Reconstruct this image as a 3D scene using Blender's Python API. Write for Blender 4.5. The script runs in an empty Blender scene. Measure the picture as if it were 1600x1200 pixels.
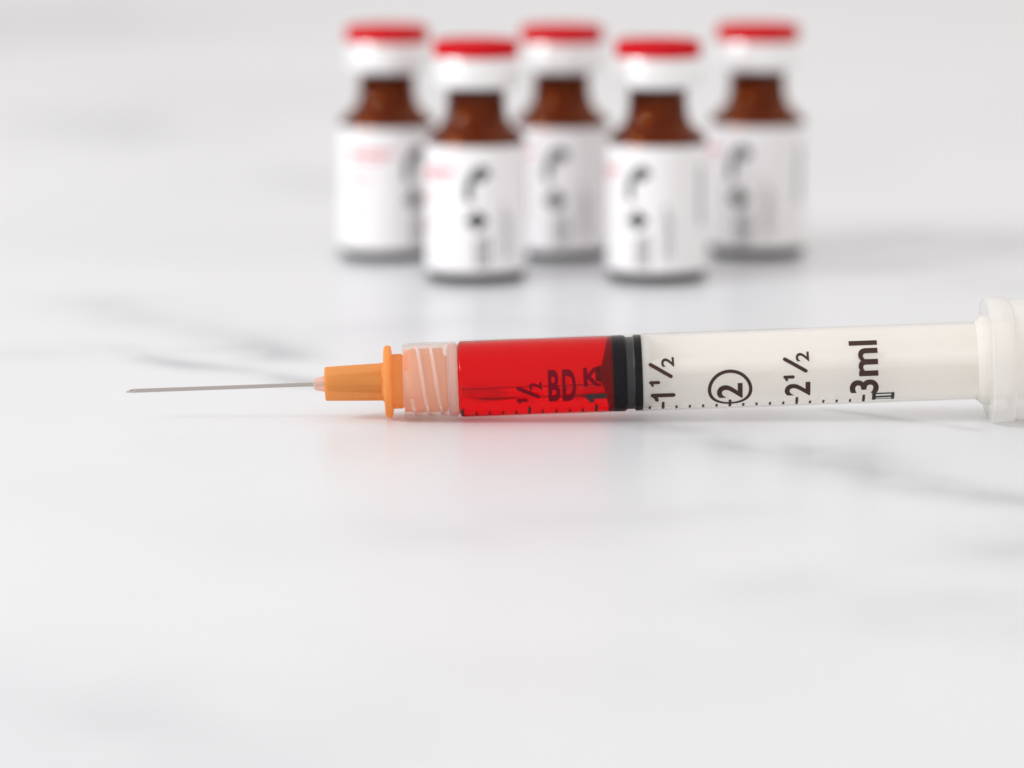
import bpy, math, random
from mathutils import Vector, Matrix

# ------------------------------------------------------------------ camera, world, lights
sc = bpy.context.scene
C = sc.collection
MM = 0.001
PITCH = math.radians(9.2)
CAM_H = 98.5                       # mm above the table
F_PX = 7175.0                      # focal length in pixels of the 1600 px wide photograph

cd = bpy.data.cameras.new('camera')
cam = bpy.data.objects.new('camera', cd)
C.objects.link(cam)
cam.location = (0, 0, CAM_H * MM)
cam.rotation_euler = (math.pi / 2 - PITCH, 0, 0)
cd.sensor_width = 22.3
cd.lens = F_PX / 1600 * 22.3
cd.clip_start = 0.01
cd.clip_end = 50
cd.dof.use_dof = True
cd.dof.focus_distance = 0.585
cd.dof.aperture_fstop = 7.3
cd.dof.aperture_blades = 0
sc.camera = cam

w = bpy.data.worlds.new('World')
sc.world = w
w.use_nodes = True
bg = w.node_tree.nodes['Background']
bg.inputs[0].default_value = (1.0, 0.957, 0.930, 1)
bg.inputs[1].default_value = 0.84


def area(name, loc, target, size, power, col):
    l = bpy.data.lights.new(name, 'AREA')
    l.shape = 'RECTANGLE'
    l.size, l.size_y = size
    l.energy = power
    l.color = col
    o = bpy.data.objects.new(name, l)
    C.objects.link(o)
    o.location = loc
    o.rotation_euler = (Vector(target) - Vector(loc)).to_track_quat('-Z', 'Y').to_euler()
    return o


area('window_light', (-0.75, 0.36, 0.44), (0.0, 0.66, 0.0), (0.24, 0.26), 4.2, (0.95, 0.98, 1.0))

vs = sc.view_settings
vs.view_transform = 'Standard'
vs.look = 'None'
vs.exposure = 0.10
vs.gamma = 1.0
sc.cycles.caustics_refractive = True
sc.cycles.caustics_reflective = True
sc.cycles.max_bounces = 32
sc.cycles.diffuse_bounces = 16
sc.cycles.glossy_bounces = 16
sc.cycles.transmission_bounces = 32
sc.cycles.transparent_max_bounces = 20
sc.cycles.blur_glossy = 0.5


# ------------------------------------------------------------------ materials
def mat(name):
    m = bpy.data.materials.new(name)
    m.use_nodes = True
    return m, m.node_tree, m.node_tree.nodes['Principled BSDF']


def simple(name, col, rough=0.4, metal=0.0, trans=0.0, ior=1.45, spec=0.5, rough_var=0.0, bump=0.0, scale=400):
    m, nt, p = mat(name)
    p.inputs['Base Color'].default_value = (*col, 1)
    p.inputs['Roughness'].default_value = rough
    p.inputs['Metallic'].default_value = metal
    p.inputs['Transmission Weight'].default_value = trans
    p.inputs['IOR'].default_value = ior
    p.inputs['Specular IOR Level'].default_value = spec
    if rough_var or bump:
        tc = nt.nodes.new('ShaderNodeTexCoord')
        n = nt.nodes.new('ShaderNodeTexNoise')
        n.inputs['Scale'].default_value = scale
        n.inputs['Detail'].default_value = 4
        nt.links.new(tc.outputs['Object'], n.inputs['Vector'])
        if rough_var:
            mr = nt.nodes.new('ShaderNodeMapRange')
            mr.inputs['To Min'].default_value = max(0, rough - rough_var)
            mr.inputs['To Max'].default_value = rough + rough_var
            nt.links.new(n.outputs['Fac'], mr.inputs['Value'])
            nt.links.new(mr.outputs[0], p.inputs['Roughness'])
        if bump:
            b = nt.nodes.new('ShaderNodeBump')
            b.inputs['Strength'].default_value = bump
            b.inputs['Distance'].default_value = 0.0001
            nt.links.new(n.outputs['Fac'], b.inputs['Height'])
            nt.links.new(b.outputs[0], p.inputs['Normal'])
    return m


def milky(name, col, fac, rough=0.1, ior=1.49, tcol=None, diff=0.5, spec=0.5):
    """clear moulded plastic with a share of milky scattering: glass mixed with diffuse and translucent"""
    m, nt, p = mat(name)
    p.inputs['Base Color'].default_value = (*(tcol or col), 1)
    p.inputs['Roughness'].default_value = rough
    p.inputs['Transmission Weight'].default_value = 1.0
    p.inputs['Specular IOR Level'].default_value = spec
    p.inputs['IOR'].default_value = ior
    d = nt.nodes.new('ShaderNodeBsdfDiffuse')
    t = nt.nodes.new('ShaderNodeBsdfTranslucent')
    d.inputs[0].default_value = (*col, 1)
    t.inputs[0].default_value = (*col, 1)
    mx = nt.nodes.new('ShaderNodeMixShader')
    mx.inputs[0].default_value = 1 - diff
    nt.links.new(d.outputs[0], mx.inputs[1])
    nt.links.new(t.outputs[0], mx.inputs[2])
    mx2 = nt.nodes.new('ShaderNodeMixShader')
    mx2.inputs[0].default_value = fac
    nt.links.new(p.outputs[0], mx2.inputs[1])
    nt.links.new(mx.outputs[0], mx2.inputs[2])
    nt.links.new(mx2.outputs[0], nt.nodes['Material Output'].inputs['Surface'])
    return m


def thin_shell(name, col, milk, rough=0.05, ior=1.28):
    """thin clear moulded wall: lets light straight through, mirrors by Fresnel, scatters a little"""
    m, nt, p = mat(name)
    nt.nodes.remove(p)
    N, L = nt.nodes, nt.links
    t = N.new('ShaderNodeBsdfTransparent')
    t.inputs[0].default_value = (*col, 1)
    g = N.new('ShaderNodeBsdfGlossy')
    g.inputs['Roughness'].default_value = rough
    fr = N.new('ShaderNodeFresnel')
    geo = N.new('ShaderNodeNewGeometry')
    mi = N.new('ShaderNodeMix')                       # the same mirror from both sides of the wall
    mi.inputs['A'].default_value = ior
    mi.inputs['B'].default_value = 1 / ior
    L.new(geo.outputs['Backfacing'], mi.inputs['Factor'])
    L.new(mi.outputs['Result'], fr.inputs['IOR'])
    d = N.new('ShaderNodeBsdfDiffuse')
    tl = N.new('ShaderNodeBsdfTranslucent')
    d.inputs[0].default_value = tl.inputs[0].default_value = (0.96, 0.95, 0.93, 1)
    m1, m2, m3 = (N.new('ShaderNodeMixShader') for _ in range(3))
    m1.inputs[0].default_value = 0.5
    L.new(d.outputs[0], m1.inputs[1]); L.new(tl.outputs[0], m1.inputs[2])
    m2.inputs[0].default_value = milk
    L.new(t.outputs[0], m2.inputs[1]); L.new(m1.outputs[0], m2.inputs[2])
    L.new(fr.outputs[0], m3.inputs[0])
    L.new(m2.outputs[0], m3.inputs[1]); L.new(g.outputs[0], m3.inputs[2])
    L.new(m3.outputs[0], N['Material Output'].inputs['Surface'])
    return m


def ground_at(x, y):
    """point of the table (mm) seen at pixel x, y of the photograph"""
    a = PITCH + math.atan((y - 600) / F_PX)
    Y = CAM_H / math.tan(a)
    depth = Y * math.cos(PITCH) + CAM_H * math.sin(PITCH)
    return ((x - 800) / F_PX * depth, Y)


def marble():
    m, nt, p = mat('white_marble')
    N, L = nt.nodes, nt.links

    def math_node(op, a, b=None, clamp=False):
        n = N.new('ShaderNodeMath')
        n.operation = op
        n.use_clamp = clamp
        for i, v in enumerate((a, b)):
            if v is None:
                continue
            if isinstance(v, (int, float)):
                n.inputs[i].default_value = v
            else:
                L.new(v, n.inputs[i])
        return n.outputs[0]

    def vmath(op, a, b=None, s=None):
        n = N.new('ShaderNodeVectorMath')
        n.operation = op
        for i, v in enumerate((a, b)):
            if v is None:
                continue
            if isinstance(v, (tuple, list)):
                n.inputs[i].default_value = v
            else:
                L.new(v, n.inputs[i])
        if s is not None:
            if isinstance(s, (int, float)):
                n.inputs['Scale'].default_value = s
            else:
                L.new(s, n.inputs['Scale'])
        return n

    tc = N.new('ShaderNodeTexCoord')
    pos = tc.outputs['Object']                        # metres
    def warp(src, scale, amt):
        n = N.new('ShaderNodeTexNoise')
        n.inputs['Scale'].default_value = scale
        n.inputs['Detail'].default_value = 3
        L.new(src, n.inputs['Vector'])
        o = vmath('SUBTRACT', n.outputs['Color'], (0.5, 0.5, 0.5)).outputs[0]
        o = vmath('SCALE', o, s=amt).outputs[0]
        return vmath('ADD', src, o).outputs[0]
    wp = warp(warp(pos, 28, 0.006), 120, 0.003)
    wp = vmath('MULTIPLY', wp, (1, 1, 0)).outputs[0]
    total = None
    # veins and one painted dimming: chains of pixels (photograph), core half width in mm, strength
    veins = [
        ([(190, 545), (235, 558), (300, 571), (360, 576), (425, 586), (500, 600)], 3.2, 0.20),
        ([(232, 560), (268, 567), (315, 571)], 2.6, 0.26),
        ([(230, 556), (290, 546), (350, 545), (400, 552)], 4.5, 0.12),
        ([(395, 545), (420, 534), (436, 556)], 5.0, 0.22),
        ([(185, 478), (260, 500), (340, 514), (420, 530)], 9.0, 0.12),
        ([(0, 552), (90, 552), (190, 548)], 9.0, 0.06),
        ([(960, 652), (1030, 664), (1095, 680), (1165, 703), (1210, 712)], 4.5, 0.13),
        ([(1110, 690), (1170, 706)], 5.5, 0.12),
        ([(1275, 708), (1335, 728), (1385, 750), (1470, 764), (1600, 782), (1700, 795)], 6.0, 0.19),
        ([(1320, 722), (1370, 745)], 5.0, 0.19),
        ([(1285, 640), (1320, 646), (1390, 655), (1500, 668)], 1.4, 0.16),
        ([(1545, 868), (1640, 840)], 9.0, 0.11),
        ([(1270, 930), (1420, 950), (1540, 960), (1700, 965)], 12.0, 0.07),
        ([(150, 186), (235, 212)], 22.0, 0.12),
        ([(300, 150), (400, 165), (520, 150)], 26.0, 0.05),
        ([(450, 275), (600, 292)], 20.0, 0.08),
        ([(1330, 382), (1450, 368), (1600, 384)], 14.0, 0.10),
        ([(1430, 415), (1600, 445)], 16.0, 0.08),
        ([(-100, 1085), (180, 1130), (330, 1190)], 16.0, 0.07),
        ([(-200, 52), (40, 44), (160, 30)], 45.0, 0.16),  # no vein: dim room mirrored at the far left, put into the colour
        ([(700, 830), (900, 815), (1100, 800)], 9.0, 0.05),
        ([(500, 520), (800, 500), (1000, 512)], 10.0, 0.05),
    ]
    for pts, wd, st in veins:
        q = [ground_at(*v) for v in pts]
        for a, b in zip(q[:-1], q[1:]):
            a3 = (a[0] * MM, a[1] * MM, 0)
            ba = ((b[0] - a[0]) * MM, (b[1] - a[1]) * MM, 0)
            l2 = ba[0] ** 2 + ba[1] ** 2
            pa = vmath('SUBTRACT', wp, a3).outputs[0]
            h = math_node('MULTIPLY', vmath('DOT_PRODUCT', pa, ba).outputs['Value'], 1 / l2, clamp=True)
            cl = vmath('SCALE', ba, s=h).outputs[0]
            d = vmath('DISTANCE', pa, cl).outputs['Value']
            d = math_node('MULTIPLY', d, 1 / (wd * MM))
            d = math_node('POWER', d, 1.6)
            e = math_node('MULTIPLY', math_node('EXPONENT', math_node('MULTIPLY', d, -1)), st * 1.7)
            total = e if total is None else math_node('MAXIMUM', total, e)
    # the vein breaks up along its length
    br = N.new('ShaderNodeTexNoise')
    br.inputs['Scale'].default_value = 70
    br.inputs['Detail'].default_value = 5
    L.new(pos, br.inputs['Vector'])
    brk = N.new('ShaderNodeMapRange')
    brk.inputs['From Min'].default_value = 0.3
    brk.inputs['From Max'].default_value = 0.7
    brk.inputs['To Min'].default_value = 0.3
    brk.inputs['To Max'].default_value = 1.6
    L.new(br.outputs['Fac'], brk.inputs['Value'])
    total = math_node('MULTIPLY', total, brk.outputs[0])
    # broad clouding of the stone
    cl = N.new('ShaderNodeTexNoise')
    cl.inputs['Scale'].default_value = 9
    cl.inputs['Detail'].default_value = 6
    cl.inputs['Roughness'].default_value = 0.55
    L.new(warp(pos, 6, 0.08), cl.inputs['Vector'])
    cm = N.new('ShaderNodeMapRange')
    cm.inputs['From Min'].default_value = 0.45
    cm.inputs['From Max'].default_value = 0.8
    cm.inputs['To Min'].default_value = 0
    cm.inputs['To Max'].default_value = 0.10
    L.new(cl.outputs['Fac'], cm.inputs['Value'])
    total = math_node('ADD', total, cm.outputs[0], clamp=True)
    mix = N.new('ShaderNodeMix')
    mix.data_type = 'RGBA'
    mix.inputs['A'].default_value = (0.735, 0.752, 0.782, 1)
    mix.inputs['B'].default_value = (0.12, 0.135, 0.17, 1)
    L.new(total, mix.inputs['Factor'])
    L.new(mix.outputs['Result'], p.inputs['Base Color'])
    p.inputs['Roughness'].default_value = 0.30
    p.inputs['Specular IOR Level'].default_value = 0.24
    return m


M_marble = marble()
M_plastic = thin_shell('clear_plastic', (0.995, 0.992, 0.985), 0.0, ior=1.07)
M_bore = thin_shell('milky_bore', (0.995, 0.985, 0.97), 0.32, ior=1.12)
M_collar = thin_shell('frosted_plastic', (0.99, 0.97, 0.96), 0.10, rough=0.12, ior=1.35)
M_web = milky('red_scatter_plastic', (0.98, 0.74, 0.66), 0.7, rough=0.2, ior=1.2, diff=0.5)  # clear wall; red light scattered from the liquid is painted into its colour
M_thread = milky('thread_plastic', (1.0, 0.90, 0.84), 0.6, rough=0.12, ior=1.3, diff=0.5)
M_peach = milky('peach_plastic', (1.0, 0.63, 0.40), 0.8, rough=0.2, ior=1.2, diff=0.5)
M_flange = thin_shell('white_milky_plastic', (1, 1, 1), 0.55, rough=0.2, ior=1.12)
M_rod = milky('milky_plastic', (0.992, 0.990, 0.983), 0.95, rough=0.25, ior=1.2, tcol=(0.99, 0.98, 0.97), diff=0.4)
M_orange = milky('orange_plastic', (1.0, 0.50, 0.17), 0.78, rough=0.15, ior=1.12, tcol=(1.0, 0.70, 0.38), diff=0.5)
M_core = simple('amber_core', (0.30, 0.13, 0.025), 0.4)
M_glue = milky('pale_resin', (1.0, 0.78, 0.70), 0.6, rough=0.2, ior=1.3)
M_liquid = milky('red_liquid', (0.85, 0.0, 0.012), 0.20, rough=0.0, ior=1.33, tcol=(0.94, 0.0, 0.004), diff=0.4, spec=0.02)
M_rubber = simple('black_rubber', (0.006, 0.006, 0.009), 0.35, spec=0.2)
M_matte = simple('dull_rubber', (0.035, 0.037, 0.04), 0.3, spec=0.4)
M_ink = simple('brown_black_ink', (0.042, 0.014, 0.013), 0.5)
M_ink_red = simple('maroon_ink', (0.16, 0.0, 0.010), 0.6, spec=0.2)
M_steel = simple('needle_steel', (0.50, 0.46, 0.44), 0.22, metal=1.0, rough_var=0.08, scale=900)
M_amber = simple('amber_glass', (1, 1, 1), 0.01, trans=1.0, ior=1.22, spec=0.12)
_nt = M_amber.node_tree
_va = _nt.nodes.new('ShaderNodeVolumeAbsorption')
_va.inputs['Color'].default_value = (0.796, 0.583, 0.042, 1)
_va.inputs['Density'].default_value = 3300
_nt.links.new(_va.outputs[0], _nt.nodes['Material Output'].inputs['Volume'])
M_grey = simple('grey_rubber', (0.05, 0.045, 0.045), 0.6)
M_drug = simple('dark_red_fluid', (0.36, 0.024, 0.0), 0.05, ior=1.9, spec=1.0)
M_alu = simple('crimped_aluminium', (0.93, 0.93, 0.935), 0.34, metal=0.45, rough_var=0.06, scale=600)
M_red = simple('red_cap_plastic', (0.60, 0.006, 0.014), 0.6, spec=0.06, bump=0.05)
M_paper = simple('white_label_paper', (0.90, 0.89, 0.90), 0.42, bump=0.04, scale=1200)
M_pblack = simple('black_print', (0.015, 0.022, 0.022), 0.5)
M_pgrey = simple('grey_print', (0.07, 0.07, 0.08), 0.5)
M_pred = simple('red_print', (0.75, 0.08, 0.13), 0.5)


# ------------------------------------------------------------------ mesh helpers (all in millimetres)
def link(name, verts, faces, material, parent=None, smooth=True, sharp=35):
    me = bpy.data.meshes.new(name)
    me.from_pydata([tuple(c * MM for c in v) for v in verts], [], faces)
    me.materials.append(material)
    me.validate()
    if smooth:
        me.polygons.foreach_set('use_smooth', [True] * len(me.polygons))
        me.set_sharp_from_angle(angle=math.radians(sharp))
    o = bpy.data.objects.new(name, me)
    C.objects.link(o)
    if parent:
        o.parent = parent
    return o


def lathe(profile, n=96, axis='z', closed=False, offs=None):
    """revolve (position, radius) pairs; radius 0 makes a pole. A positive walk with outward normals."""
    verts, faces, rows = [], [], []
    for (a, r) in profile:
        if r <= 1e-6:
            verts.append((0, 0, a) if axis == 'z' else (a, 0, 0))
            rows.append([len(verts) - 1])
        else:
            row = []
            for k in range(n):
                t = 2 * math.pi * k / n
                aa = a + (offs(a, r, t) if offs else 0)
                if axis == 'z':
                    verts.append((r * math.cos(t), r * math.sin(t), aa))
                else:
                    verts.append((aa, r * math.cos(t), r * math.sin(t)))
                row.append(len(verts) - 1)
            rows.append(row)
    pairs = list(zip(rows[:-1], rows[1:]))
    if closed:
        pairs.append((rows[-1], rows[0]))
    for A, B in pairs:
        for k in range(n):
            k2 = (k + 1) % n
            if len(A) == 1 and len(B) == 1:
                continue
            if len(A) == 1:
                faces.append((A[0], B[k2], B[k]))
            elif len(B) == 1:
                faces.append((A[k], A[k2], B[0]))
            else:
                faces.append((A[k], A[k2], B[k2], B[k]))
    return verts, faces


def arc(c0, c1, r, a0, a1, n=6):
    return [(c0 + r * math.sin(math.radians(a0 + (a1 - a0) * i / n)), c1 + r * math.cos(math.radians(a0 + (a1 - a0) * i / n)))
            for i in range(n + 1)]


def ribbon(pts, width, step, closed=False):
    """outline a stroke through 2D points with round ends: (verts2d, faces)"""
    P = [Vector(p) for p in pts]
    if closed:
        P = P + [P[0]]
    Q = []
    for a, b in zip(P[:-1], P[1:]):
        k = max(1, int(math.ceil((b - a).length / step)))
        for i in range(k):
            Q.append(a.lerp(b, i / k))
    if not closed:
        Q.append(P[-1])
    n = len(Q)
    V, Fc = [], []
    hw = width / 2
    for i in range(n):
        if closed:
            t1 = (Q[i] - Q[i - 1]).normalized()
            t2 = (Q[(i + 1) % n] - Q[i]).normalized()
        else:
            t1 = (Q[i] - Q[max(0, i - 1)]).normalized() if i > 0 else (Q[1] - Q[0]).normalized()
            t2 = (Q[min(n - 1, i + 1)] - Q[i]).normalized() if i < n - 1 else t1
        t = (t1 + t2)
        t = t.normalized() if t.length > 1e-6 else t1
        nn = Vector((-t.y, t.x))
        k = 1 / max(0.6, abs(nn.dot(Vector((-t1.y, t1.x)))))
        V.append(Q[i] + nn * hw * k)
        V.append(Q[i] - nn * hw * k)
    for i in range(n if closed else n - 1):
        j = (i + 1) % n
        Fc.append((2 * i, 2 * i + 1, 2 * j + 1, 2 * j))
    if not closed:
        for i, sgn in ((0, -1), (n - 1, 1)):
            t = ((Q[1] - Q[0]) if i == 0 else (Q[-1] - Q[-2])).normalized() * sgn
            nn = Vector((-t.y, t.x))
            ring = []
            for k in range(1, 6):
                a = math.pi * k / 6
                V.append(Q[i] + nn * hw * math.cos(a) + t * hw * math.sin(a))
                ring.append(len(V) - 1)
            first, last = (2 * i, 2 * i + 1) if sgn == 1 else (2 * i + 1, 2 * i)
            Fc.append(tuple([last] + ring[::-1] + [first]))
    return V, Fc


def print_on(name, strokes, mapper, material, parent, step=0.2):
    """strokes: (points, width, closed) in mm; mapper(x, y, lift) -> 3D; each stroke a hair above the last"""
    verts, faces = [], []
    for i, (pts, wd, cl) in enumerate(strokes):
        V, Fc = ribbon(pts, wd, step, cl)
        b = len(verts)
        verts += [mapper(v.x, v.y, 0.012 + 0.003 * i) for v in V]
        faces += [tuple(b + k for k in f) for f in Fc]
    return link(name, verts, faces, material, parent, smooth=False)


def ell(cx, cy, rx, ry, a0, a1, n=18):
    return [(cx + rx * math.cos(math.radians(a0 + (a1 - a0) * i / n)), cy + ry * math.sin(math.radians(a0 + (a1 - a0) * i / n)))
            for i in range(n + 1)]


TRACK = 1.0
# stroke alphabet: unit height 1, baseline 0; returns (list of point lists, advance)
def glyph(ch):
    if ch == '1':
        return [[(0.02, 0.78), (0.13, 0.84), (0.25, 0.98), (0.25, 0.02)]], 0.42
    if ch == '2':
        return [ell(0.27, 0.70, 0.25, 0.28, 165, -25, 14) + [(0.40, 0.42), (0.02, 0.03), (0.55, 0.03)]], 0.68
    if ch == '3':
        return [ell(0.24, 0.745, 0.24, 0.245, 150, -80, 14) + ell(0.24, 0.255, 0.28, 0.255, 80, -155, 14)], 0.68
    if ch == '/':
        return [[(0.0, 0.0), (0.42, 1.0)]], 0.40
    if ch == 'm':
        return [[(0.04, 0.0), (0.04, 0.64)],
                [(0.04, 0.46)] + ell(0.23, 0.46, 0.19, 0.18, 170, 0, 8) + [(0.42, 0.0)],
                [(0.42, 0.46)] + ell(0.61, 0.46, 0.19, 0.18, 170, 0, 8) + [(0.80, 0.0)]], 1.0
    if ch == 'l':
        return [[(0.05, 0.0), (0.05, 0.98)]], 0.3
    if ch == 'B':
        return [[(0.0, 0.0), (0.0, 1.0)], [(0.0, 1.0)] + ell(0.55, 0.76, 0.40, 0.24, 90, -90, 10) + [(0.0, 0.52)],
                [(0.0, 0.50)] + ell(0.55, 0.25, 0.46, 0.25, 90, -90, 10) + [(0.0, 0.0)]], 1.3
    if ch == 'D':
        return [[(0.0, 0.0), (0.0, 1.0)], [(0.0, 1.0)] + ell(0.42, 0.5, 0.60, 0.5, 90, -90, 14) + [(0.0, 0.0)]], 1.3
    if ch == 'K':
        return [[(0.0, 0.0), (0.0, 1.0)], [(0.9, 1.0), (0.12, 0.52)], [(0.3, 0.62), (0.95, 0.0)]], 1.2
    if ch == 'C':
        return [ell(0.5, 0.5, 0.5, 0.5, 40, 320, 20)], 1.1


def word(text, x0, y0, h, wd, sx=1.0):
    out, x = [], x0
    for ch in text:
        g, adv = glyph(ch)
        for s in g:
            out.append(([(x + px * h * sx, y0 + py * h) for px, py in s], wd, False))
        x += adv * h * sx * TRACK
    return out, x


# ------------------------------------------------------------------ table
def slab():
    x0, x1, y0, y1, t = -1100, 1100, -150, 1650, 30
    e = 3
    v = [(x0, y0, -e), (x1, y0, -e), (x1, y1, -e), (x0, y1, -e),
         (x0 + e, y0 + e, 0), (x1 - e, y0 + e, 0), (x1 - e, y1 - e, 0), (x0 + e, y1 - e, 0),
         (x0, y0, -t), (x1, y0, -t), (x1, y1, -t), (x0, y1, -t)]
    f = [(4, 5, 6, 7), (8, 11, 10, 9)]
    for i in range(4):
        j = (i + 1) % 4
        f.append((i, j, 4 + j, 4 + i))
        f.append((8 + i, 8 + j, j, i))
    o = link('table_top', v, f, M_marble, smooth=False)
    o['kind'] = 'structure'
    o['label'] = 'glossy white marble table top with faint grey veins'


slab()

# ------------------------------------------------------------------ syringe
S = 12.2                                             # photograph pixels per mm at the syringe
def U(px): return (px - 640) / S

syr = bpy.data.objects.new('syringe', None)
C.objects.link(syr)
syr.empty_display_size = 0.01
TILT = math.radians(2.1)
syr.location = ((640 - 800) / S * MM, 580.3 * MM, 4.92 * MM)
syr.rotation_euler = (0, -TILT, 0)
syr['label'] = 'plastic syringe half filled with red liquid, orange needle hub, lying on the marble'
syr['category'] = 'syringe'

RO, RI = 5.0, 4.89
u_zero, u_liq0, u_rub0, u_rub1 = U(722), U(717), U(957), U(1003)
u_end = U(1530)
# barrel: one skin from the collar mouth along the outside to the flange and back along the bore
prof = [(6.05, RI), (6.05, 4.895), (6.1, 4.92), (6.35, 4.97), (6.7, RO), (30, RO), (60, RO)]
prof += [(U(1524), RO), (U(1640), RO), (U(1640) + 0.1, RI)]
prof += [(u_rub1 + 0.02, RI), (u_rub0, RI), (6.3, RI)]
v, f = lathe(prof, 128, 'x')
barrel = link('barrel', v, f, M_plastic, syr, sharp=40)
barrel.data.materials.append(M_bore)
for pl in barrel.data.polygons:
    c = pl.center
    if c.x > u_rub1 * MM and math.hypot(c.y, c.z) < (RI + 0.1) * MM:
        pl.material_index = 1
v, f = lathe([(6.0, 4.7), (0.4, 4.6), (-0.55, 4.5), (-0.8, 4.5), (-0.8, 4.65), (-0.5, 4.76),
              (0.5, 4.81), (5.5, 4.87), (6.0, 4.9)], 96, 'x', closed=True)
link('luer_collar', v, f, M_collar, barrel, sharp=40)
v, f = lathe([(5.0, 1.5), (5.0, 4.3), (5.2, 4.55), (5.9, 4.66), (6.25, 4.5), (6.25, 1.5)], 96, 'x')
link('end_wall', v, f, M_web, barrel, sharp=40)
# luer tip of the barrel, inside the hub
v, f = lathe([(-1.2, 0.6), (-1.2, 1.75), (5.0, 1.95), (5.88, 2.15)], 48, 'x')
link('luer_tip', v, f, M_plastic, barrel)

# locking thread in the collar: two starts, 5 mm lead
def helix(start, u0, turns, lead, R, a, b):
    verts, faces = [], []
    n = int(72 * turns)
    for i in range(n + 1):
        t = start + 2 * math.pi * i / 72
        u = u0 + lead * i / 72
        taper = min(1, i / 6, (n - i) / 6) * 0.9 + 0.1
        for du, dr in ((-a, 0.12), (-a * 0.5, -b * taper), (a * 0.5, -b * taper), (a, 0.12)):
            verts.append((u + du, (R + dr) * math.cos(t), (R + dr) * math.sin(t)))
    for i in range(n):
        for k in range(4):
            k2 = (k - 1) % 4
            faces.append((4 * i + k, 4 * i + k2, 4 * i + 4 + k2, 4 * i + 4 + k))
    faces.append((3, 2, 1, 0))
    faces.append((4 * n, 4 * n + 1, 4 * n + 2, 4 * n + 3))
    return verts, faces

for st in (0.0, math.pi):
    v, f = helix(st + 0.4, 0.35, 1.3, 3.4, 4.40, 0.22, 0.26)
    link('collar_thread', v, f, M_thread, barrel)

# finger flange: rounded oblong plates standing on the table
def plate(u0, u1, hy, hz, chamfer, bev):
    def ring(u, ins):
        out = []
        n = 96
        for k in range(n):
            t = 2 * math.pi * k / n
            c, s = math.cos(t), math.sin(t)
            e = 2 / 2.9
            out.append((u, math.copysign(abs(c) ** e, c) * (hy - ins), math.copysign(abs(s) ** e, s) * (hz - ins)))
        return out
    rows = [ring(u0, bev + 0.6), ring(u0, bev), ring(u0 + bev * 0.3, bev * 0.3), ring(u0 + bev, 0), ring(u1 - bev, 0), ring(u1 - bev * .3, bev * .3), ring(u1, bev), ring(u1, bev + 0.6)]
    n = 96
    verts = [p for r in rows for p in r]
    faces = []
    for i in range(len(rows) - 1):
        for k in range(n):
            k2 = (k + 1) % n
            faces.append((i * n + k, i * n + k2, (i + 1) * n + k2, (i + 1) * n + k))
    # bore
    bore = [(u, 5.06 * math.cos(2 * math.pi * k / n), 5.06 * math.sin(2 * math.pi * k / n)) for u in (u0, u1) for k in range(n)]
    b = len(verts)
    verts += bore
    last = (len(rows) - 1) * n
    for k in range(n):
        k2 = (k + 1) % n
        faces.append((b + k, b + k2, k2, k))
        faces.append((last + k, last + k2, b + n + k2, b + n + k))
        faces.append((b + n + k, b + n + k2, b + k2, b + k))
    return verts, faces

v, f = lathe([(U(1523), RO + 0.03), (U(1527), 5.25), (U(1530), 5.55), (U(1533), 5.68), (U(1541) + 0.3, 5.72), (U(1541) + 0.3, RO + 0.03)], 96, 'x', closed=True)
link('flange_neck', v, f, M_flange, barrel)
v, f = plate(U(1541), U(1577), 9.6, 7.72, 0, 0.28)
link('finger_flange', v, f, M_flange, barrel)
v, f = plate(U(1577) + 0.02, U(1640), 8.9, 7.45, 0, 0.4)
link('retaining_ring', v, f, M_flange, barrel)

# liquid filling the bore (no inner wall where the liquid wets it)
prof = [(u_liq0 - 0.1, 0), (u_liq0 - 0.1, 1.2), (u_liq0, RI - 0.5), (u_liq0 + 0.15, RI - 0.15), (u_liq0 + 0.4, RI - 0.03), (15, RI - 0.03), (u_rub0 + 0.04, RI - 0.03)]
v, f = lathe(prof, 128, 'x')
link('red_liquid', v, f, M_liquid, syr, sharp=60)

# rubber stopper: nose cone, two sealing ribs, groove between
u_nose = U(930)
prof = [(u_nose, 0), (u_nose, 0.45), (u_nose + 0.12, 0.72), (u_nose + 0.8, 0.85), (u_nose + 1.05, 1.5), (u_rub0 - 0.15, 4.55), (u_rub0 + 0.05, RI - 0.01),
        (U(974), RI - 0.01), (U(977), RI - 0.12), (U(979), RI - 0.25), (U(989), RI - 0.25), (U(991), RI - 0.12), (U(992.5), RI - 0.01), (U(1002), RI - 0.01), (u_rub1, RI - 0.15), (u_rub1, 0)]
v, f = lathe(prof, 96, 'x')
stp = link('rubber_stopper', v, f, M_rubber, syr, sharp=30)
stp.data.materials.append(M_matte)
for pl in stp.data.polygons:                          # the groove between the ribs is dry and dull
    if U(978) * MM < pl.center.x < U(990) * MM:
        pl.material_index = 1

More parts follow.
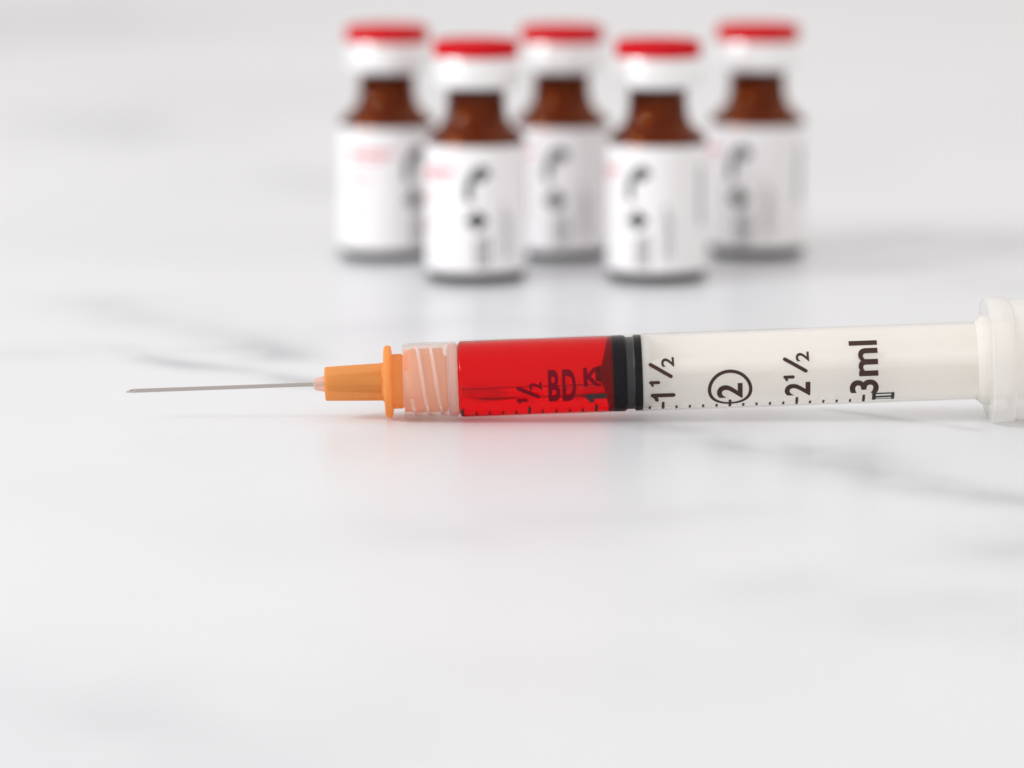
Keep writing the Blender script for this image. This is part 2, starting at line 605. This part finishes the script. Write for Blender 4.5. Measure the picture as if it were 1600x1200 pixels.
# plunger rod: cross-shaped ribs between discs, thumb rest behind
rod = None
def fins():
    verts, faces = [], []
    def box(u0, u1, y0, y1, z0, z1):
        b = len(verts)
        verts.extend([(u0, y0, z0), (u1, y0, z0), (u1, y1, z0), (u0, y1, z0), (u0, y0, z1), (u1, y0, z1), (u1, y1, z1), (u0, y1, z1)])
        for q in ((0, 3, 2, 1), (4, 5, 6, 7), (0, 1, 5, 4), (1, 2, 6, 5), (2, 3, 7, 6), (3, 0, 4, 7)):
            faces.append(tuple(b + k for k in q))
    a, e, t, r = u_rub1 + 1.2, 107.0, 0.55, 4.5
    box(a, e, -t, t, -r, r)
    box(a, e, -r, -t - 0.002, -t, t)
    box(a, e, t + 0.002, r, -t, t)
    return verts, faces
v, f = fins()
ang = PITCH + math.radians(12)
rod = link('plunger_rod', [(x, y * math.cos(ang) + z * math.sin(ang), -y * math.sin(ang) + z * math.cos(ang)) for x, y, z in v], f, M_rod, syr, smooth=False)
v, f = lathe([(u_rub1 + 0.02, 0), (u_rub1 + 0.02, 4.4), (u_rub1 + 0.15, 4.6), (u_rub1 + 1.0, 4.6), (u_rub1 + 1.18, 4.4), (u_rub1 + 1.18, 0)], 64, 'x')
link('rod_disc', v, f, M_rod, rod)
v, f = lathe([(107.02, 0), (107.02, 6.4), (107.3, 7.0), (108.4, 7.0), (108.8, 6.5), (108.8, 0)], 72, 'x')
link('thumb_rest', v, f, M_rod, rod)

# needle hub
prof = [(U(508), 0.5), (U(508), 2.05), (U(509.5), 2.2), (U(560), 2.34), (U(597), 2.42), (U(600), 2.6), (U(601), 3.0)]
v, f = lathe(prof, 96, 'x')
# six flat longitudinal ribs raised a little round the cone
vv = []
for (x, y, z) in v:
    t = math.atan2(z, y)
    r = math.hypot(y, z)
    if U(508.5) < x < U(598) and r > 1.5:
        k = 1 + 0.016 * (1 if math.cos(6 * t + 1.2) > 0.1 else -0.6)
        y, z = y * k, z * k
    vv.append((x, y, z))
hub = link('needle_hub', vv, f, M_orange, syr, sharp=30)
prof = [(U(600.5), 2.3), (U(601), 4.1), (U(602), 4.45), (U(604.5), 4.62), (U(610), 4.62), (U(612.5), 4.45), (U(613.5), 3.9), (U(614), 3.5), (U(628), 3.5), (U(631), 3.3), (U(631), 2.1)]
v, f = lathe(prof, 96, 'x')
link('hub_collar', v, f, M_orange, hub, sharp=30)
v, f = lathe([(U(630.5), 3.3), (U(632), 3.5), (U(637), 3.9), (U(645), 4.08), (U(696), 4.10), (U(699), 3.9), (U(699), 2.3)], 96, 'x')
link('hub_skirt', v, f, M_peach, hub, sharp=40)
v, f = lathe([(U(512), 0), (U(512), 0.85), (U(530), 1.0), (U(599), 1.25), (U(601), 0)], 48, 'x')
link('hub_core', v, f, M_core, hub)
for sgn in (-1, 1):                                  # the two locking lugs
    verts, faces = [], []
    for i in range(9):
        t = math.radians(90 * 0 + sgn * 90 - 35 + 70 * i / 8 + 25)
        for u, r in ((U(632), 3.2), (U(632), 3.95), (U(644), 3.95), (U(644), 3.2)):
            verts.append((u, r * math.cos(t), r * math.sin(t)))
    for i in range(8):
        for k in range(4):
            k2 = (k + 1) % 4
            faces.append((4 * i + k, 4 * i + k2, 4 * i + 4 + k2, 4 * i + 4 + k))
    faces += [(3, 2, 1, 0), (32, 33, 34, 35)]
    link('locking_lug', verts, faces, M_orange, hub)
# resin bead and needle
prof = [(U(490), 0.3), (U(490.5), 0.62), (U(493), 0.82), (U(502), 0.92), (U(507.5), 1.05), (U(507.8), 0.3)]
v, f = lathe(prof, 40, 'x')
link('resin_bead', v, f, M_glue, hub)
u_tip, RN, BEV = U(196), 0.255, 1.35
def bev(a, r, t):
    # slant of the bevel: opens up and toward the camera
    return (0.5 + 0.5 * math.cos(t - math.radians(140)) * (r / RN)) * BEV if a < u_tip + 0.01 else 0
v, f = lathe([(U(509), 0.13), (U(300), 0.13), (u_tip, 0.13), (u_tip, RN), (u_tip + 1.6, RN), (U(300), RN), (U(509), RN)], 32, 'x', offs=bev)
link('needle', v, f, M_steel, syr, sharp=30)

# printing on the barrel, set in Blender's own default face
import bmesh
EL = PITCH
def on_barrel(u, s, lift):
    ph = s / RO + EL
    r = RO + lift
    return (u, -r * math.cos(ph), r * math.sin(ph))
def deg(d): return math.radians(d) * RO              # arc length of an angle on the barrel
def upright(px, s0): return lambda x, y, lift: on_barrel(U(px) + x, s0 + y, lift)

def lettering(name, text, px0, px1, d0, d1, material, up=True, bold=0.026):
    """set text on the barrel inside the box px0..px1 along it and d0..d1 degrees round it;
    up: it reads up the barrel with its tops toward the needle"""
    cu = bpy.data.curves.new(name, 'FONT')
    cu.body = text
    cu.offset = bold
    cu.resolution_u = 6
    tmp = bpy.data.objects.new(name, cu)
    C.objects.link(tmp)
    bpy.context.view_layer.update()
    me = bpy.data.meshes.new_from_object(tmp.evaluated_get(bpy.context.evaluated_depsgraph_get()))
    bpy.data.objects.remove(tmp)
    bpy.data.curves.remove(cu)
    bm = bmesh.new()
    bm.from_mesh(me)
    xs = [v.co.x for v in bm.verts]
    ys = [v.co.y for v in bm.verts]
    x0, x1, y0, y1 = min(xs), max(xs), min(ys), max(ys)
    wx, wy = x1 - x0, y1 - y0
    # cut into narrow bands across the direction that bends round the barrel
    arc_len = deg(d1 - d0)
    k = max(2, int(arc_len / 0.18))
    for i in range(1, k):
        if up:
            co, no = (x0 + wx * i / k, 0, 0), (1, 0, 0)
        else:
            co, no = (0, y0 + wy * i / k, 0), (0, 1, 0)
        bmesh.ops.bisect_plane(bm, geom=bm.verts[:] + bm.edges[:] + bm.faces[:], plane_co=co, plane_no=no, dist=1e-6)
    bmesh.ops.triangulate(bm, faces=bm.faces[:])
    bm.verts.index_update()
    vs_, fs_ = [], [tuple(v.index for v in f.verts) for f in bm.faces]
    for v in bm.verts:
        a, b = (v.co.x - x0) / wx, (v.co.y - y0) / wy
        if up:
            vs_.append(on_barrel(U(px1) + (U(px0) - U(px1)) * b, deg(d0) + arc_len * a, 0.014))
        else:
            vs_.append(on_barrel(U(px0) + (U(px1) - U(px0)) * a, deg(d0) + arc_len * b, 0.014))
    bm.free()
    bpy.data.meshes.remove(me)
    return link(name, vs_, fs_, material, barrel, smooth=False)

def strokes_up(px1): return lambda x, y, lift: on_barrel(U(px1) - y, deg(0) + x, lift)
def one(s0, h, w_, flag=1.0):                         # a 1 with a flag: stem and flag of constant width
    a = s0 + 0.30 * h * flag
    return [([(a, w_ / 2), (a, h - w_ / 2)], w_, False), ([(a, h - w_ / 2), (a - 0.13 * h, h - w_ / 2 - 0.12 * h), (a - 0.26 * h, h - w_ / 2 - 0.16 * h)], w_ * 0.8, False)]
def fraction(px0, px1, d0, d1, m, w_=0.54):           # small raised 1, slash, small low 2
    h = (px1 - px0) / S
    a0, a1 = deg(d0), deg(d1)
    L_ = a1 - a0
    st = [(p, ww, c) for p, ww, c in one(a0 + 0.10, h * 0.44, w_ * 0.8)]
    st = [([(x, y + h * 0.56) for x, y in p], ww, c) for p, ww, c in st]
    st.append(([(a0 + L_ * 0.34, h * 0.14), (a0 + L_ * 0.76, h - w_ / 2)], w_ * 0.9, False))
    print_on('numeral', st, strokes_up(px1), m, barrel)
    lettering('numeral', '2', px1 - (px1 - px0) * 0.50, px1, d0 + (d1 - d0) * 0.66, d1, m, bold=0.02)

fraction(806, 846, -43, -9, M_ink_red)
print_on('numeral', one(deg(-44), 35 / S, 0.85), strokes_up(947), M_ink, barrel)
print_on('numeral', one(deg(-48), 39 / S, 0.62), strokes_up(1053), M_ink, barrel)
fraction(1012, 1052, -22, 21, M_ink)
lettering('numeral', '2', 1117, 1157, -47, -21, M_ink, bold=0.024)
circ = [(2.62 * math.cos(2 * math.pi * k / 56), 2.45 * math.sin(2 * math.pi * k / 56)) for k in range(56)]
print_on('numeral_ring', [(circ, 0.44, True)], lambda x, y, l: on_barrel(U(1137.5) + x, deg(-31) + y, l + 0.004), M_ink, barrel)
lettering('numeral', '2', 1222, 1262, -47, -23, M_ink, bold=0.024)
fraction(1220, 1261, -21, 22, M_ink)
lettering('unit_lettering', '3ml', 1323, 1368, -47, 37, M_ink, bold=0.024)
lettering('lettering', 'B', 856, 874, -41, 8.5, M_ink_red, up=False, bold=0.03)
lettering('lettering', 'D', 878, 899, -41, 8.5, M_ink_red, up=False, bold=0.03)
lettering('lettering', 'K', 911, 938, -18, 10, M_ink_red, up=False, bold=0.03)
# end mark at the rear of the scale
st = [([(0, 0), (0, 1.25)], 0.5, False), ([(0, 1.25), (2.4, 1.25)], 0.26, False), ([(0.1, 0.55), (2.3, 0.62)], 0.42, False), ([(0, 0.05), (2.4, 0.05)], 0.20, False), ([(2.4, 0), (2.4, 1.25)], 0.4, False)]
print_on('end_mark', st, upright(1361, deg(-63)), M_pblack, barrel)
# graduation ticks
tick_maj = tick_min = None
for i in range(31):
    px = 722 + i * 20.77
    if i % 5 == 0:
        st = [([(0, deg(-69)), (0, deg(-52))], 0.36, False)]
    else:
        st = [([(0, deg(-69)), (0, deg(-62))], 0.30, False)]
    print_on('graduation_tick', st, upright(px, 0.0), M_ink, barrel, step=0.3)


# ------------------------------------------------------------------ vials
GROUP = 'amber vials standing behind the syringe'

def on_label(ph0):
    def m(x, y, lift):                               # x mm round the label to the right, y = height
        t = math.radians(-90) + x / 7.83 + math.radians(ph0)
        r = 7.86 + lift * 2
        return (r * math.cos(t), r * math.sin(t), y)
    return m

def build_vial():
    root = bpy.data.objects.new('vial', None)
    root.empty_display_size = 0.01
    C.objects.link(root)
    prof = [(0.45, 0), (0.4, 5.0), (0.05, 6.3), (0.0, 6.7), (0.12, 7.2), (0.45, 7.6), (1.0, 7.8), (10, 7.8), (21.1, 7.8)]
    prof += [(21.6, 7.70), (22.0, 7.45), (22.4, 7.0), (22.9, 6.35), (23.4, 5.75), (24.1, 5.15), (25.0, 4.75), (26.2, 4.58), (28.0, 4.52), (29.6, 4.42), (29.8, 5.6), (30.0, 6.2), (32.4, 6.25), (32.5, 3.4)]
    prof += [(26.2, 3.68), (25.0, 3.85), (24.1, 4.25), (23.4, 4.85), (22.9, 5.42), (22.4, 6.02), (21.9, 6.5), (21.3, 6.85), (3.5, 6.85)]
    prof += [(2.85, 6.6), (2.6, 5.6), (2.55, 0)]
    v, f = lathe(prof, 96)
    link('glass_bottle', v, f, M_amber, root, sharp=50)
    v, f = lathe([(2.6, 0), (2.65, 5.5), (2.9, 6.5), (3.6, 6.8), (21.3, 6.8), (21.9, 6.44), (22.4, 5.95), (22.9, 5.35), (23.4, 4.79), (24.1, 4.19), (25.0, 3.79), (26.2, 3.62), (28.1, 3.43), (28.1, 0)], 64)
    link('fluid', v, f, M_drug, root)
    v, f = lathe([(28.2, 0), (28.2, 3.2), (32.55, 3.35), (32.57, 6.1), (34.2, 6.1), (34.2, 0)], 48)
    link('rubber_stopper', v, f, M_grey, root, sharp=30)
    # aluminium crimp: skirt tucked under the lip, rounded shoulders
    prof = [(29.9, 4.8), (29.55, 5.2), (29.45, 5.8), (29.55, 6.3), (29.9, 6.58), (30.4, 6.65), (33.6, 6.62), (34.15, 6.5), (34.45, 6.25), (34.55, 5.8), (34.55, 2.5)]
    v, f = lathe(prof, 96)
    link('crimp_cap', v, f, M_alu, root, sharp=45)
    prof = [(34.6, 2.0), (34.6, 6.35), (34.2, 6.60), (34.12, 6.64), (34.2, 6.68), (34.9, 6.68), (36.1, 6.64), (36.4, 6.5), (36.52, 6.2), (36.5, 5.6), (36.4, 5.2), (36.38, 0)]
    v, f = lathe(prof, 96)
    link('flip_cap', v, f, M_red, root, sharp=45)
    # paper label wrapped most of the way round
    n = 120
    verts, faces = [], []
    a0, a1 = math.radians(-90 - 165), math.radians(-90 + 165)
    for (r, z) in ((7.812, 1.75), (7.85, 1.75), (7.85, 20.95), (7.812, 20.95)):
        for k in range(n + 1):
            t = a0 + (a1 - a0) * k / n
            verts.append((r * math.cos(t), r * math.sin(t), z))
    for i in range(4):
        j = (i + 1) % 4
        for k in range(n):
            faces.append((i * (n + 1) + k, i * (n + 1) + k + 1, j * (n + 1) + k + 1, j * (n + 1) + k))
    lab = link('paper_label', verts, faces, M_paper, root, sharp=30)
    mp = on_label(0)
    rnd = random.Random(5)
    # big sweeping curve and diamond, in black
    curve = [(1.5, 17.4), (0.6, 17.5), (-0.4, 16.6), (-1.0, 15.4), (-1.2, 14.2), (-1.0, 13.2)]
    print_on('brand_swash', [(curve, 1.15, False), ([(0.6, 16.0), (1.9, 16.9)], 0.8, False)], mp, M_pblack, lab)
    st = [([(0.2 - 1.75 * (1 - abs(k) / 5.5), 9.8 + 0.27 * k), (0.2 + 1.75 * (1 - abs(k) / 5.5), 9.8 + 0.27 * k)], 0.29, False) for k in range(-5, 6)]
    print_on('brand_diamond', st, mp, M_pblack, lab)
    # small type too blurred to read: rows of short dashes
    st = []
    for c in range(3):
        y = 2.9
        while y < 7.3:
            l = rnd.uniform(0.4, 1.2)
            st.append(([(0.2 + c * 0.85, y), (0.2 + c * 0.85, min(7.5, y + l))], 0.42, False))
            y += l + 0.5
    for x, y0, y1, wd in ((4.6, 4.2, 11.5, 0.26), (5.4, 4.2, 10.5, 0.26), (11.2, 9.0, 17.0, 0.5)):
        y = y0
        while y < y1:
            l = rnd.uniform(0.5, 1.4)
            st.append(([(x, y), (x, y + l)], wd, False))
            y += l + 0.45
    print_on('small_print', st, mp, M_pgrey, lab)
    st = []
    for r_, (y, xa, xb, wd) in enumerate(((17.2, -11.0, -3.6, 0.55), (16.2, -11.0, -5.0, 0.4), (13.4, -11.0, -7.2, 0.22), (12.3, -11.0, -7.8, 0.22), (8.5, -11, -8, .2))):
        x = xa
        while x < xb:
            l = rnd.uniform(0.5, 1.6)
            st.append(([(x, y), (min(xb, x + l), y)], wd, False))
            x += l + 0.5
    print_on('red_print', st, mp, M_pred, lab)
    return root, lab

def copy_tree(o, parent=None):
    c = o.copy()
    C.objects.link(c)
    c.parent = parent
    for ch in list(o.children):
        copy_tree(ch, c)
    return c

vial, _ = build_vial()
spots = [  # photograph x of the axis, y of the front foot, turn of the label in degrees, label
    (744, 445, 0, 'left vial of the two in the front row, amber glass, black mark facing front'),
    (1026, 445, -26, 'right vial of the two in the front row, amber glass, red cap'),
    (606, 409.5, 34, 'leftmost red-capped vial of the back row, with pink print facing front'),
    (877, 409.5, -9, 'middle vial of the back row, between the two front vials'),
    (1181, 406, -26, 'rightmost red-capped vial, standing clear at the end of the back row'),
]
for i, (px, py, turn, lab) in enumerate(spots):
    o = vial if i == 0 else copy_tree(vial)
    gx, gy = ground_at(px, py)
    gy += 7.3
    k = (gy * math.cos(PITCH) + CAM_H * math.sin(PITCH)) / F_PX
    o.location = ((px - 800) * k * MM, gy * MM, 0.0)
    o.rotation_euler = (0, 0, math.radians(turn))
    o.scale = (1, 1, 1.022)
    o['label'] = lab
    o['category'] = 'vial'
    o['group'] = GROUP
